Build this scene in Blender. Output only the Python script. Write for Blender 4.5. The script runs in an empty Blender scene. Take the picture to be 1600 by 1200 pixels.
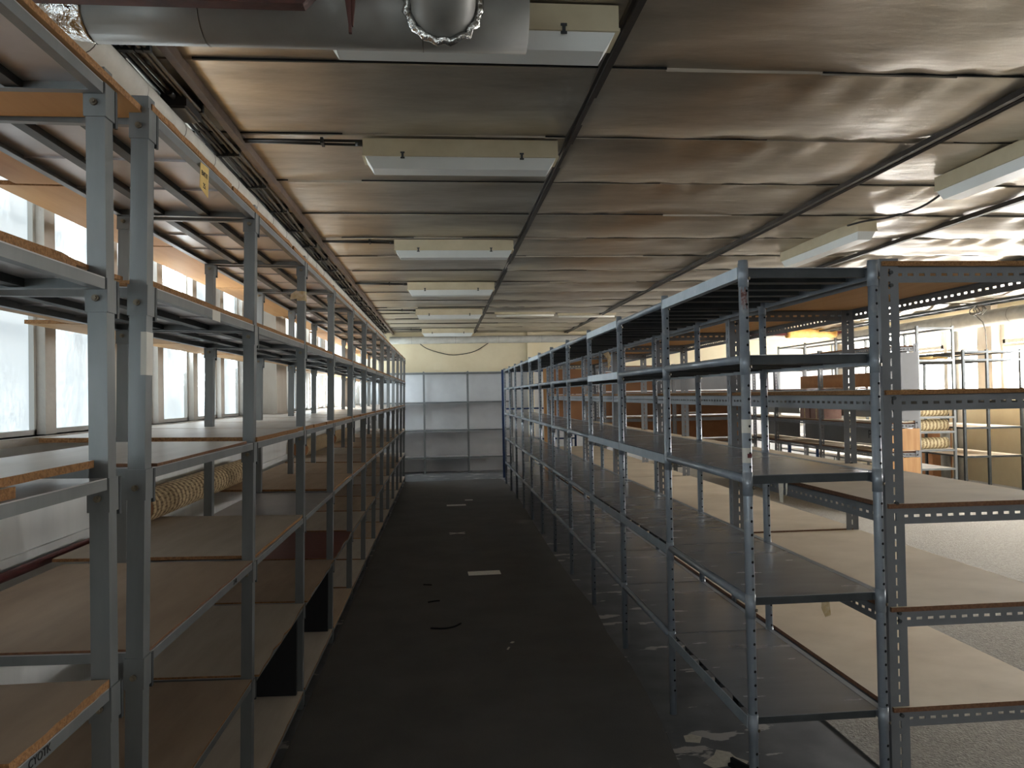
import bpy, bmesh, math, random
import numpy as np
from mathutils import Vector, Matrix
random.seed(7)
S = bpy.context.scene
C = S.collection
V = Vector

# ------------------------------------------------------------------ materials
def lin(c):
    return tuple(((x/255)/12.92 if x/255 <= .04045 else ((x/255+.055)/1.055)**2.4) for x in c)

def mat(name, c, c2=None, rough=.6, metal=0., scale=6., stretch=(1,1,1), bump=0., bscale=None, c3=None, detail=6., r2=None, spec=.5, lo=.35, hi=.65):
    m = bpy.data.materials.new(name); m.use_nodes = True
    nt = m.node_tree; N = nt.nodes; L = nt.links
    b = N['Principled BSDF']
    b.inputs['Base Color'].default_value = (*lin(c), 1)
    b.inputs['Roughness'].default_value = rough
    b.inputs['Metallic'].default_value = metal
    b.inputs['Specular IOR Level'].default_value = spec
    tc = N.new('ShaderNodeTexCoord'); mp = N.new('ShaderNodeMapping')
    mp.inputs['Scale'].default_value = stretch
    L.new(tc.outputs['Object'], mp.inputs['Vector'])
    if c2 is not None:
        nz = N.new('ShaderNodeTexNoise'); nz.inputs['Scale'].default_value = scale; nz.inputs['Detail'].default_value = detail
        nz.inputs['Roughness'].default_value = .6
        L.new(mp.outputs[0], nz.inputs['Vector'])
        cr = N.new('ShaderNodeValToRGB')
        cr.color_ramp.elements[0].position = lo; cr.color_ramp.elements[0].color = (*lin(c), 1)
        cr.color_ramp.elements[1].position = hi; cr.color_ramp.elements[1].color = (*lin(c2), 1)
        if c3 is not None:
            e = cr.color_ramp.elements.new(min(.98, hi+.08)); e.color = (*lin(c3), 1)
        L.new(nz.outputs['Fac'], cr.inputs['Fac']); L.new(cr.outputs['Color'], b.inputs['Base Color'])
        if r2 is not None:
            mr = N.new('ShaderNodeMapRange'); mr.inputs['From Min'].default_value = .3; mr.inputs['From Max'].default_value = .7
            mr.inputs['To Min'].default_value = rough; mr.inputs['To Max'].default_value = r2
            L.new(nz.outputs['Fac'], mr.inputs['Value']); L.new(mr.outputs[0], b.inputs['Roughness'])
    if bump:
        nb = N.new('ShaderNodeTexNoise'); nb.inputs['Scale'].default_value = bscale or scale*3; nb.inputs['Detail'].default_value = 4
        L.new(mp.outputs[0], nb.inputs['Vector'])
        bp = N.new('ShaderNodeBump'); bp.inputs['Strength'].default_value = bump; bp.inputs['Distance'].default_value = .01
        L.new(nb.outputs['Fac'], bp.inputs['Height']); L.new(bp.outputs[0], b.inputs['Normal'])
    return m

M = {}
M['steel'] = mat('grey_painted_steel', (114,118,119), (128,131,132), rough=.42, metal=.35, scale=9, stretch=(1,1,.25), bump=.05)
M['steel_tray'] = mat('galvanised_shelf_sheet', (204,201,203), (180,179,182), rough=.34, metal=.4, scale=3, bump=.12, bscale=5)
M['dark_steel'] = mat('dark_steel', (62,66,68), (78,82,84), rough=.5, metal=.4, scale=8)
M['bolt'] = mat('bolt_steel', (150,140,120), (110,100,88), rough=.4, metal=.8, scale=40)
M['tube'] = mat('blue_grey_enamel', (136,145,156), (152,160,169), rough=.34, metal=.2, scale=14, bump=.06, c3=(176,180,184), lo=.3, hi=.62, spec=.6)
M['rail_flat'] = mat('pale_blue_grey_enamel', (160,174,186), (172,184,194), rough=.42, metal=.2, scale=14, bump=.05, c3=(200,206,208), hi=.64)
M['tube_tray'] = mat('worn_grey_sheet', (150,154,160), (166,169,174), rough=.2, metal=.4, scale=3.5, stretch=(.6,2.2,1), bump=.03, r2=.30, c3=(214,215,216), lo=.3, hi=.69, spec=.6)
M['hole'] = mat('dark_hole', (14,15,17), rough=.9)
M['angle'] = mat('slotted_grey_enamel', (118,120,124), (130,132,136), rough=.5, metal=.15, scale=5, bump=.03)
M['tan'] = mat('tan_board_face', (206,160,104), (196,148,92), rough=.62, scale=3, stretch=(6,.6,6), bump=.02, bscale=30)
M['brown'] = mat('brown_board_face', (182,160,138), (168,146,124), rough=.6, scale=2.5, stretch=(4,1,4), bump=.02, bscale=30)
M['tan_low'] = mat('dull_tan_board_face', (200,176,148), (186,160,132), rough=.62, scale=3, stretch=(5,.8,5), bump=.02, bscale=30)
M['grey_tan'] = mat('grey_tan_board_face', (202,190,174), (190,177,160), rough=.62, scale=3, stretch=(5,.8,5), bump=.02, bscale=30)
M['maroon'] = mat('maroon_veneer', (134,78,68), (116,64,58), rough=.4, scale=4, stretch=(.6,6,1))
M['cream'] = mat('cream_board_face', (222,208,186), (208,193,170), rough=.7, scale=2.2, stretch=(1,1.4,1), bump=.03, bscale=25, c3=(198,186,166), hi=.62)
M['white'] = mat('white_melamine', (226,221,214), (214,208,200), rough=.38, scale=4, stretch=(4,.6,1))
M['chip'] = mat('raw_chipboard_edge', (132,94,60), (170,126,82), rough=.9, scale=110, bump=.5, bscale=160, c3=(96,66,44), lo=.38, hi=.6)
M['chip_dark'] = mat('dark_fibre_edge', (112,78,58), (136,98,72), rough=.9, scale=90, bump=.3, bscale=120)
M['ply'] = mat('orange_plywood', (206,160,108), (190,140,90), rough=.6, scale=3, stretch=(8,8,.7), bump=.02)
M['hardboard'] = mat('brown_hardboard', (142,98,62), (126,84,52), rough=.6, scale=2, stretch=(1,1,1))
M['card'] = mat('cardboard', (176,126,86), (164,114,76), rough=.8, scale=8)
M['black'] = mat('black_panel', (16,17,22), rough=.6)
M['grey_panel'] = mat('grey_panel', (128,129,132), (120,121,124), rough=.5, scale=2)
M['grey_panel_dark'] = mat('dark_grey_panel', (112,112,112), (104,104,104), rough=.6, scale=2)
M['white_paint'] = mat('white_gloss_paint', (214,214,210), (200,200,196), rough=.5, scale=3, bump=.03, stretch=(1,1,.15))
M['left_wall'] = mat('stained_white_plaster', (236,238,237), (218,220,219), rough=.7, scale=3.2, stretch=(1,1.2,.12), bump=.04)
M['concrete_fin'] = mat('painted_concrete', (214,210,202), (200,196,190), rough=.85, scale=8, bump=.25, bscale=60, c3=(120,116,112), lo=.3, hi=.72)
M['pillar'] = mat('beige_plaster_pillar', (206,198,186), (192,182,168), rough=.85, scale=5, stretch=(1,1,.4), bump=.1)
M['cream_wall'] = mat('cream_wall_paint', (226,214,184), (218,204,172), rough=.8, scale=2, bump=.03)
M['pale_wall'] = mat('pale_grey_wall', (204,205,206), (192,193,195), rough=.8, scale=2, bump=.03)
M['duct'] = mat('grey_duct_metal', (160,160,156), (142,142,138), rough=.5, metal=.3, scale=3, bump=.05)
M['pipe_wrap'] = mat('pale_pipe_lagging', (196,194,186), (178,176,168), rough=.75, scale=7, bump=.1, bscale=25)
M['foil'] = mat('crumpled_foil', (220,220,218), (190,190,188), rough=.16, metal=1., scale=20, bump=1., bscale=45)
M['rust'] = mat('rust_red_paint', (92,48,40), (66,38,34), rough=.6, scale=9, bump=.15, c3=(124,92,84), hi=.66)
M['red_pipe'] = mat('dark_red_pipe', (108,46,48), (92,40,42), rough=.45, scale=10)
M['cable'] = mat('black_cable', (34,33,32), rough=.5)
M['cable_grey'] = mat('grey_conduit', (118,114,106), (90,86,80), rough=.4, metal=.5, scale=20)
M['strip'] = mat('dark_ceiling_strip', (58,54,52), (72,66,62), rough=.45, metal=.5, scale=10)
M['strip_brown'] = mat('brown_ceiling_angle', (98,80,64), (76,62,52), rough=.6, scale=10)
M['fixture'] = mat('cream_lamp_housing', (214,203,174), (200,188,158), rough=.45, scale=4)
M['diffuser'] = mat('milky_diffuser', (226,230,228), (216,220,218), rough=.3, scale=2, spec=.6)
M['tubelight'] = mat('white_batten', (236,234,226), rough=.4)
M['paper'] = mat('white_paper', (222,218,208), rough=.8)
M['yellow'] = mat('yellow_paper', (226,196,124), (216,184,112), rough=.8, scale=20)
M['ink'] = mat('black_ink', (26,24,26), rough=.7)
M['tape'] = mat('brown_parcel_tape', (196,164,112), (222,204,170), rough=.25, scale=30, spec=.8)
M['clear_tape'] = mat('dull_clear_tape', (196,190,176), (220,214,200), rough=.3, scale=40)
M['blue'] = mat('blue_enamel', (34,64,112), (28,54,96), rough=.45, scale=10)
M['navy'] = mat('dark_blue_enamel', (34,44,68), rough=.45)
M['runner'] = mat('charcoal_carpet', (106,104,102), (116,113,111), rough=.95, scale=2.2, bump=.5, bscale=260, spec=.15)
M['carpet'] = mat('light_grey_carpet', (176,172,164), (148,144,137), rough=.95, scale=60, bump=.9, bscale=90, spec=.1, detail=8)
M['insul'] = mat('tan_pipe_insulation', (226,178,100), (206,156,84), rough=.8, scale=12, bump=.3, bscale=20)
M['yellow_fabric'] = mat('yellow_cloth', (236,204,140), rough=.8)
M['worn'] = mat('chipped_rusty_paint', (146,138,140), (120,84,80), rough=.7, scale=60, c3=(92,58,54), lo=.45, hi=.55)
M['pink_box'] = mat('pinkish_carton', (160,128,116), (140,108,98), rough=.8, scale=6)

def floor_mat():
    m = bpy.data.materials.new('painted_concrete_floor'); m.use_nodes = True
    nt = m.node_tree; N = nt.nodes; L = nt.links; b = N['Principled BSDF']
    tc = N.new('ShaderNodeTexCoord'); mp = N.new('ShaderNodeMapping'); mp.inputs['Scale'].default_value = (1.0, 2.6, 1)
    L.new(tc.outputs['Object'], mp.inputs['Vector'])
    n1 = N.new('ShaderNodeTexNoise'); n1.inputs['Scale'].default_value = 2.3; n1.inputs['Detail'].default_value = 5; n1.inputs['Roughness'].default_value = .55
    L.new(mp.outputs[0], n1.inputs['Vector'])
    r1 = N.new('ShaderNodeValToRGB'); r1.color_ramp.interpolation = 'LINEAR'
    r1.color_ramp.elements[0].position = .605; r1.color_ramp.elements[0].color = (0,0,0,1)
    r1.color_ramp.elements[1].position = .615; r1.color_ramp.elements[1].color = (1,1,1,1)
    L.new(n1.outputs['Fac'], r1.inputs['Fac'])
    n2 = N.new('ShaderNodeTexNoise'); n2.inputs['Scale'].default_value = 5; n2.inputs['Detail'].default_value = 8
    L.new(tc.outputs['Object'], n2.inputs['Vector'])
    r2 = N.new('ShaderNodeValToRGB')
    r2.color_ramp.elements[0].position = .3; r2.color_ramp.elements[0].color = (*lin((96,97,100)),1)
    r2.color_ramp.elements[1].position = .7; r2.color_ramp.elements[1].color = (*lin((120,121,123)),1)
    L.new(n2.outputs['Fac'], r2.inputs['Fac'])
    mx = N.new('ShaderNodeMix'); mx.data_type = 'RGBA'
    L.new(r1.outputs['Color'], mx.inputs[0]); L.new(r2.outputs['Color'], mx.inputs[6]); mx.inputs[7].default_value = (*lin((184,180,176)),1)
    L.new(mx.outputs[2], b.inputs['Base Color'])
    b.inputs['Roughness'].default_value = .55; b.inputs['Specular IOR Level'].default_value = .35
    return m
M['floor'] = floor_mat()

def ceil_mat():
    m = bpy.data.materials.new('aged_aluminium_sheet'); m.use_nodes = True
    nt = m.node_tree; N = nt.nodes; L = nt.links; b = N['Principled BSDF']
    tc = N.new('ShaderNodeTexCoord')
    mp = N.new('ShaderNodeMapping'); mp.inputs['Scale'].default_value = (.7, 2.2, 1); L.new(tc.outputs['Object'], mp.inputs['Vector'])
    n = N.new('ShaderNodeTexNoise'); n.inputs['Scale'].default_value = 1.4; n.inputs['Detail'].default_value = 9; n.inputs['Roughness'].default_value = .62
    L.new(mp.outputs[0], n.inputs['Vector'])
    r = N.new('ShaderNodeValToRGB')
    e = r.color_ramp.elements
    e[0].position = .3; e[0].color = (*lin((158,149,136)),1)
    e[1].position = .7; e[1].color = (*lin((204,197,184)),1)
    q = e.new(.5); q.color = (*lin((184,176,162)),1)
    L.new(n.outputs['Fac'], r.inputs['Fac']); L.new(r.outputs['Color'], b.inputs['Base Color'])
    b.inputs['Metallic'].default_value = .72
    mr = N.new('ShaderNodeMapRange'); mr.inputs['From Min'].default_value = .35; mr.inputs['From Max'].default_value = .65
    mr.inputs['To Min'].default_value = .40; mr.inputs['To Max'].default_value = .28
    L.new(n.outputs['Fac'], mr.inputs['Value']); L.new(mr.outputs[0], b.inputs['Roughness'])
    n2 = N.new('ShaderNodeTexNoise'); n2.inputs['Scale'].default_value = 5; n2.inputs['Detail'].default_value = 5
    L.new(mp.outputs[0], n2.inputs['Vector'])
    bp = N.new('ShaderNodeBump'); bp.inputs['Strength'].default_value = .22; bp.inputs['Distance'].default_value = .02
    L.new(n2.outputs['Fac'], bp.inputs['Height']); L.new(bp.outputs[0], b.inputs['Normal'])
    return m
M['ceiling'] = ceil_mat()

def pane_mat(name, strength, col, dirt=0.):
    m = bpy.data.materials.new(name); m.use_nodes = True
    nt = m.node_tree; N = nt.nodes; L = nt.links
    b = N['Principled BSDF']; b.inputs['Base Color'].default_value = (.6,.65,.66,1); b.inputs['Roughness'].default_value = .35
    b.inputs['Emission Color'].default_value=(*col,1); b.inputs['Emission Strength'].default_value = strength
    if dirt:
        tc = N.new('ShaderNodeTexCoord'); mp = N.new('ShaderNodeMapping'); mp.inputs['Scale'].default_value = (1,1,.6)
        L.new(tc.outputs['Object'], mp.inputs['Vector'])
        n1 = N.new('ShaderNodeTexNoise'); n1.inputs['Scale'].default_value = 1.5; n1.inputs['Detail'].default_value = 3
        n2 = N.new('ShaderNodeTexNoise'); n2.inputs['Scale'].default_value = 38; n2.inputs['Detail'].default_value = 6; n2.inputs['Roughness'].default_value = .75
        L.new(mp.outputs[0], n1.inputs['Vector']); L.new(mp.outputs[0], n2.inputs['Vector'])
        ad = N.new('ShaderNodeMath'); ad.use_clamp=False; ad.operation='MULTIPLY_ADD'; ad.inputs[1].default_value=1.6
        L.new(n1.outputs['Fac'], ad.inputs[0]); m2=N.new('ShaderNodeMath'); m2.operation='MULTIPLY'; m2.inputs[1].default_value=.6; L.new(n2.outputs['Fac'], m2.inputs[0]); L.new(m2.outputs[0], ad.inputs[2])
        r = N.new('ShaderNodeValToRGB'); el=r.color_ramp.elements
        el[0].position=0.552; el[0].color=(*[x*.032 for x in col],1)
        el[1].position=0.744; el[1].color=(*col,1)
        q=el.new(0.684); q.color=(*[x*.06 for x in col],1)
        dv=N.new('ShaderNodeMath'); dv.operation='MULTIPLY'; dv.inputs[1].default_value=.6; L.new(ad.outputs[0], dv.inputs[0]); L.new(dv.outputs[0], r.inputs['Fac']); L.new(r.outputs['Color'], b.inputs['Emission Color'])
    return m
M['frosted'] = pane_mat('frosted_daylit_glass', 14.5, (.80,.93,1.0), 1)
M['clear_pane'] = pane_mat('bright_daylit_glass', 21.0, (1.0,.985,.96))

M['back_wall'] = mat('dim_brown_wall_paint', (140,134,126), (128,122,115), rough=.85)
M['back_pane'] = pane_mat('added_fill_glow', 1.8, (.97,.98,1.0))  # glow added behind the camera as frontal fill light
def weave_mat(name, c1, c2, w, hgt):
    m = bpy.data.materials.new(name); m.use_nodes = True
    nt = m.node_tree; N = nt.nodes; L = nt.links; b = N['Principled BSDF']
    uv = N.new('ShaderNodeUVMap')
    br = N.new('ShaderNodeTexBrick'); br.inputs['Scale'].default_value = 1; br.inputs['Brick Width'].default_value = w; br.inputs['Row Height'].default_value = hgt
    br.inputs['Mortar Size'].default_value = .004; br.inputs['Color1'].default_value = (*lin(c1),1); br.inputs['Color2'].default_value = (*lin(c1),1)
    br.inputs['Mortar'].default_value = (*lin(c2),1)
    wv = N.new('ShaderNodeTexWave'); wv.inputs['Scale'].default_value = 5.5; wv.inputs['Distortion'].default_value = 2.5; wv.inputs['Detail Scale'].default_value = 6
    wv.bands_direction = 'Y'
    L.new(uv.outputs[0], br.inputs['Vector']); L.new(uv.outputs[0], wv.inputs['Vector'])
    r = N.new('ShaderNodeValToRGB'); r.color_ramp.elements[0].position = .42; r.color_ramp.elements[0].color = (*lin(c2),1)
    r.color_ramp.elements[1].position = .55; r.color_ramp.elements[1].color = (*lin(c1),1)
    L.new(wv.outputs['Fac'], r.inputs['Fac'])
    mx = N.new('ShaderNodeMix'); mx.data_type = 'RGBA'; mx.inputs[0].default_value = .35
    L.new(r.outputs['Color'], mx.inputs[6]); L.new(br.outputs['Color'], mx.inputs[7]); L.new(mx.outputs[2], b.inputs['Base Color'])
    b.inputs['Roughness'].default_value = .85
    return m
M['weave'] = weave_mat('tan_woven_pattern', (214,190,148), (120,94,66), .028, .05)
M['zebra'] = weave_mat('striped_fabric', (214,200,160), (120,96,66), .02, .04)

# ------------------------------------------------------------------ mesh builder
class MB:
    def __init__(s): s.v=[]; s.f=[]; s.m=[]; s.s=[]; s.uv={}
    def quadbox(s, P, mi=0, side=None):
        k=len(s.v); s.v += [tuple(p) for p in P]
        F=[(0,3,2,1),(4,5,6,7),(0,1,5,4),(1,2,6,5),(2,3,7,6),(3,0,4,7)]
        for i,f in enumerate(F):
            s.f.append(tuple(k+j for j in f)); s.m.append(mi if (side is None or i<2) else side); s.s.append(False)
    def box(s,x0,x1,y0,y1,z0,z1,mi=0,side=None):
        if x1<x0: x0,x1=x1,x0
        if y1<y0: y0,y1=y1,y0
        if z1<z0: z0,z1=z1,z0
        s.quadbox([(x0,y0,z0),(x1,y0,z0),(x1,y1,z0),(x0,y1,z0),(x0,y0,z1),(x1,y0,z1),(x1,y1,z1),(x0,y1,z1)],mi,side)
    def obox(s,o,u,v,n,mi=0):
        o,u,v,n=V(o),V(u),V(v),V(n)
        s.quadbox([o,o+u,o+u+v,o+v,o+n,o+u+n,o+u+v+n,o+v+n],mi)
    def slotplate(s,o,u,v,n,L,H,T,pitch=.0465,sl=.024,sh=.0105,rows=(.5,),start=None,mi=0):
        """plate of length L along u, height H along v, thickness T along n, with slots"""
        o,u,v,n=V(o),V(u).normalized(),V(v).normalized(),V(n).normalized()
        k=max(1,int((L-.02)/pitch)); st=(L-(k-1)*pitch-sl)/2 if start is None else start
        cuts=sorted(rows); prev=0.
        for r in cuts:
            a=r*H-sh/2; b=r*H+sh/2
            s.obox(o+v*prev,u*L,v*(a-prev),n*T,mi)
            x=0.
            for i in range(k):
                xs=st+i*pitch
                if xs>x: s.obox(o+u*x+v*a,u*(xs-x),v*sh,n*T,mi)
                x=xs+sl
            s.obox(o+u*x+v*a,u*max(.001,L-x),v*sh,n*T,mi)
            prev=b
        s.obox(o+v*prev,u*L,v*(H-prev),n*T,mi)
    def cyl(s,p0,p1,r,n=14,mi=0,r2=None,caps=True,capmi=None):
        s.tube([p0,p1],[r,r if r2 is None else r2],n,mi,caps,capmi)
    def tube(s,pts,r,n=10,mi=0,caps=True,capmi=None):
        pts=[V(p) for p in pts]; K=len(pts)
        rr=r if isinstance(r,(list,tuple)) else [r]*K
        up=None; base=len(s.v)
        for i,p in enumerate(pts):
            d=(pts[min(i+1,K-1)]-pts[max(i-1,0)]).normalized()
            if up is None:
                up=V((0,0,1)) if abs(d.z)<.9 else V((0,1,0))
            a=d.cross(up).normalized(); b=a.cross(d).normalized(); up=b
            for j in range(n):
                t=2*math.pi*j/n; s.v.append(tuple(p+a*(math.cos(t)*rr[i])+b*(math.sin(t)*rr[i])))
        for i in range(K-1):
            for j in range(n):
                q=(j+1)%n; s.uv[len(s.f)]=[(j/n,i),((j+1)/n,i),((j+1)/n,i+1),(j/n,i+1)]
                s.f.append((base+i*n+j,base+i*n+q,base+(i+1)*n+q,base+(i+1)*n+j)); s.m.append(mi); s.s.append(True)
        if caps:
            cm=mi if capmi is None else capmi
            s.f.append(tuple(base+j for j in reversed(range(n)))); s.m.append(cm); s.s.append(False)
            s.f.append(tuple(base+(K-1)*n+j for j in range(n))); s.m.append(cm); s.s.append(False)
    def prism(s,poly,axis_vec,mi=0,side=None):
        k=len(s.v); n=len(poly); a=V(axis_vec)
        s.v+=[tuple(V(p)) for p in poly]+[tuple(V(p)+a) for p in poly]
        s.f.append(tuple(k+i for i in reversed(range(n)))); s.m.append(mi); s.s.append(False)
        s.f.append(tuple(k+n+i for i in range(n))); s.m.append(mi); s.s.append(False)
        for i in range(n):
            j=(i+1)%n; s.f.append((k+i,k+j,k+n+j,k+n+i)); s.m.append(mi if side is None else side); s.s.append(False)
    def mesh(s,name,mats):
        me=bpy.data.meshes.new(name); me.from_pydata(s.v,[],s.f)
        for m in (mats if isinstance(mats,(list,tuple)) else [mats]): me.materials.append(M[m] if isinstance(m,str) else m)
        me.polygons.foreach_set('material_index',s.m); me.polygons.foreach_set('use_smooth',s.s)
        bm=bmesh.new(); bm.from_mesh(me); bmesh.ops.recalc_face_normals(bm,faces=bm.faces); bm.to_mesh(me); bm.free()
        me.update(); return me
    def build(s,name,mats,parent=None,loc=(0,0,0),rot=(0,0,0)):
        return link(name,s.mesh(name,mats),parent,loc,rot)
def link(name,me,parent=None,loc=(0,0,0),rot=(0,0,0)):
    o=bpy.data.objects.new(name,me); C.objects.link(o); o.location=loc; o.rotation_euler=rot
    if parent is not None: o.parent=parent
    return o
def tag(o,label,cat,group=None,kind=None):
    o['label']=label; o['category']=cat
    if group: o['group']=group
    if kind: o['kind']=kind
    return o
def thing(name,label,cat,loc=(0,0,0),rot=(0,0,0),group=None):
    return tag(link(name,None,None,loc,rot),label,cat,group)
def struct(o): o['kind']='structure'; return o
def text_mesh(txt,size,material,name='lettering',extr=.0004):
    cu=bpy.data.curves.new(name,'FONT'); cu.body=txt; cu.size=size; cu.extrude=extr; cu.align_x='CENTER'; cu.align_y='CENTER'
    ob=bpy.data.objects.new(name,cu); C.objects.link(ob)
    dg=bpy.context.evaluated_depsgraph_get(); me=bpy.data.meshes.new_from_object(ob.evaluated_get(dg))
    bpy.data.objects.remove(ob); me.materials.clear(); me.materials.append(M[material]); return me
def frame_rot(xdir,ydir):
    x=V(xdir).normalized(); y=V(ydir).normalized(); z=x.cross(y)
    return Matrix((x,y,z)).transposed().to_euler()
ORD=['first','second','third','fourth','fifth','sixth','seventh','eighth','ninth','tenth','eleventh','twelfth','thirteenth']

# ------------------------------------------------------------------ camera
f_px=1168.4; yaw,pit,rol=.0925,.015,-.018
F=V((math.sin(yaw)*math.cos(pit),math.cos(yaw)*math.cos(pit),math.sin(pit)))
R=V((math.cos(yaw),-math.sin(yaw),0)); U=R.cross(F)
R2=R*math.cos(rol)+U*math.sin(rol); U2=U*math.cos(rol)-R*math.sin(rol)
cd=bpy.data.cameras.new('camera'); cam=bpy.data.objects.new('camera',cd); C.objects.link(cam)
cd.sensor_width=36; cd.lens=f_px*36/1600; cd.clip_start=.05; cd.clip_end=200
mw=Matrix((R2,U2,-F)).transposed().to_4x4(); mw.translation=(0,0,1.6); cam.matrix_world=mw
S.camera=cam

# ------------------------------------------------------------------ room shell
CZ=2.985; YF=16.1; YB=-4.; XLW=-1.55; XP=-1.66; XRW=9.0; SILL=1.475; TOPW=2.72
b=MB(); b.box(-2.2,XRW+.6,YB-.3,YF+.3,-.1,0); struct(b.build('floor','floor'))

def ceiling():
    xs=np.arange(-2.0,XRW+.35,.06); ys=np.arange(YB,YF+.05,.05)
    X,Y=np.meshgrid(xs,ys)
    rng=np.random.RandomState(5)
    Z=np.full(X.shape,CZ)
    seam=(Y-3.09)/.851; fr=seam-np.floor(seam); row=np.floor(seam).astype(int)
    sec=np.digitize(X,[.70,2.70,4.2,6.2])
    sag=np.zeros_like(X)
    for k in range(5):
        amp=[.010,.042,.05,.058,.06][k]
        mask=sec==k
        ph=rng.uniform(0,6.28,80)
        s_=np.sin(np.pi*np.clip(fr,0,1))**.8*amp*(.6+.4*np.sin(X*1.3+ph[row%80]))
        wr=np.zeros_like(X)
        for q in range(7):
            fx=rng.uniform(1.2,4.5); fy=rng.uniform(3,13); p=rng.uniform(0,6.28)
            wr+=np.sin(X*fx+Y*fy+p+1.4*np.sin(X*2.1+q+row*1.7))*rng.uniform(.4,1)
        edge=np.exp(-fr/.18)+.6*np.exp(-(1-fr)/.12)
        s_=s_+wr*amp*.10*(.5+edge)+edge*amp*.30*np.sin(X*17+row*2.3+3*np.sin(X*3+row))
        sag=np.where(mask,s_*(1-np.exp(-(np.minimum(fr,1-fr)/.035)**2)),sag)
    lip=np.where(fr<.06,.006,0)
    Z=Z-np.maximum(sag,-.004)-lip
    nx=len(xs); ny=len(ys)
    v=np.stack([X,Y,Z],-1).reshape(-1,3)
    i=np.arange(ny-1)[:,None]*nx+np.arange(nx-1)[None,:]
    f=np.stack([i,i+nx,i+nx+1,i+1],-1).reshape(-1,4)
    me=bpy.data.meshes.new('ceiling'); me.from_pydata(v.tolist(),[],f.tolist()); me.materials.append(M['ceiling'])
    me.polygons.foreach_set('use_smooth',[True]*len(f)); me.update()
    o=link('ceiling',me); struct(o)
    b=MB(); b.box(-2.2,XRW+.6,YB-.3,YF+.3,CZ+.05,CZ+.2); sl=b.build('trim_9','concrete_fin'); struct(sl)
ceiling()
def seams():
    k=1
    b=MB(); rng=random.Random(3)
    y=3.09-.851*8
    while y<YF:
        x=-1.5
        while x<XRW:
            L=rng.uniform(.35,.7); j=rng.uniform(-.004,.004); h=rng.uniform(.008,.016); w=rng.uniform(.014,.026); t=rng.uniform(-.004,.004)
            x1=min(x+L,XRW)
            b.quadbox([(x,y+j,CZ-h-.004),(x1,y+j+t,CZ-h-.002),(x1,y+j+t+w,CZ-.004),(x,y+j+w,CZ-.004),(x,y+j-.002,CZ+.004),(x1,y+j+t-.002,CZ+.004),(x1,y+j+t+w,CZ+.004),(x,y+j+w,CZ+.004)],0)
            if rng.random()<.72: b.quadbox([(x,y-.008,CZ-.011),(x1,y-.008,CZ-.011),(x1,y-.003,CZ-.011),(x,y-.003,CZ-.011),(x,y-.008,CZ),(x1,y-.008,CZ),(x1,y-.003,CZ),(x,y-.003,CZ)],1)
            x=x1
        y+=.851
    struct(b.build('trim_7',['ceiling','hole']))
seams()

# far wall: pale grey lower part, cream above
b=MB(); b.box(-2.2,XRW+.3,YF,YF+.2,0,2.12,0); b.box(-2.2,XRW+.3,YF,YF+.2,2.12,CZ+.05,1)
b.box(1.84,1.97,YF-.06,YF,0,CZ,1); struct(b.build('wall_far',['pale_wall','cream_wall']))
b=MB(); b.box(-2.2,XRW+.3,YB-.2,YB,0,1.9); b.box(-2.2,XRW+.3,YB-.2,YB,2.7,CZ+.05)
for i in range(6): b.box(-2.2+i*2.2,-1.75+i*2.2,YB-.2,YB,1.9,2.7)
struct(b.build('wall_back','back_wall'))
for i in range(5):
    x0=-1.75+i*2.2
    b=MB(); b.box(x0,x0+1.75,YB-.11,YB-.1,1.9,2.7); o=b.build('window_%d'%(60+i),'back_pane'); struct(o)  # unseen emissive panes, added with their frames to light camera-facing surfaces
    fb=MB()
    for k in range(4): fb.box(x0+k*.583-.03,x0+k*.583+.03,YB-.1,YB-.04,1.9,2.7)
    for z in (1.93,2.67): fb.box(x0,x0+1.75,YB-.1,YB-.04,z-.03,z+.03)
    fb.build('window_frame','pillar',o)
# left wall: parapet, sill, fins, pillars, lintel
b=MB(); b.box(XLW-.3,XLW,YB,YF,0,SILL,0); b.box(XLW-.3,XLW+.02,YB,YF,SILL-.03,SILL,1); b.box(XLW-.3,XLW-.02,YB,YF,TOPW,CZ+.05,1)
b.box(XLW,XLW+.014,YB,YF,1.03,1.055,0)
PIL=[-2.6,2.15,6.8,11.4]
for y in PIL: b.box(XLW-.2,-1.465,y,y+.42,SILL,CZ,2)
struct(b.build('wall_left',['left_wall','concrete_fin','pillar']))
fins=[]
y=3.196-.604*12
while y<YF:
    if not any(p-.1<y<p+.45 for p in PIL): fins.append(y)
    y+=.604
prev=YB; n=1
edges=sorted([(y,y+.085) for y in fins]+[(p,p+.42) for p in PIL]+[(YF,YF)])
for (a,e) in edges:
    if a-prev>.12:
        b=MB(); b.box(XP-.006,XP,prev,a,SILL,TOPW,0)
        o=b.build('window_%d'%n,'frosted'); struct(o)
        fb=MB()
        fb.box(XP,XP+.02,prev,prev+.018,SILL,TOPW); fb.box(XP,XP+.02,a-.018,a,SILL,TOPW); fb.box(XP,XP+.02,prev,a,SILL,SILL+.02); fb.box(XP,XP+.02,prev,a,TOPW-.02,TOPW)
        q=fb.build('window_frame','white_paint',o); n+=1
    prev=e
b=MB()
for y in fins: b.box(XP-.1,-1.605,y,y+.085,SILL,TOPW)
struct(b.build('trim_1','concrete_fin'))
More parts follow.
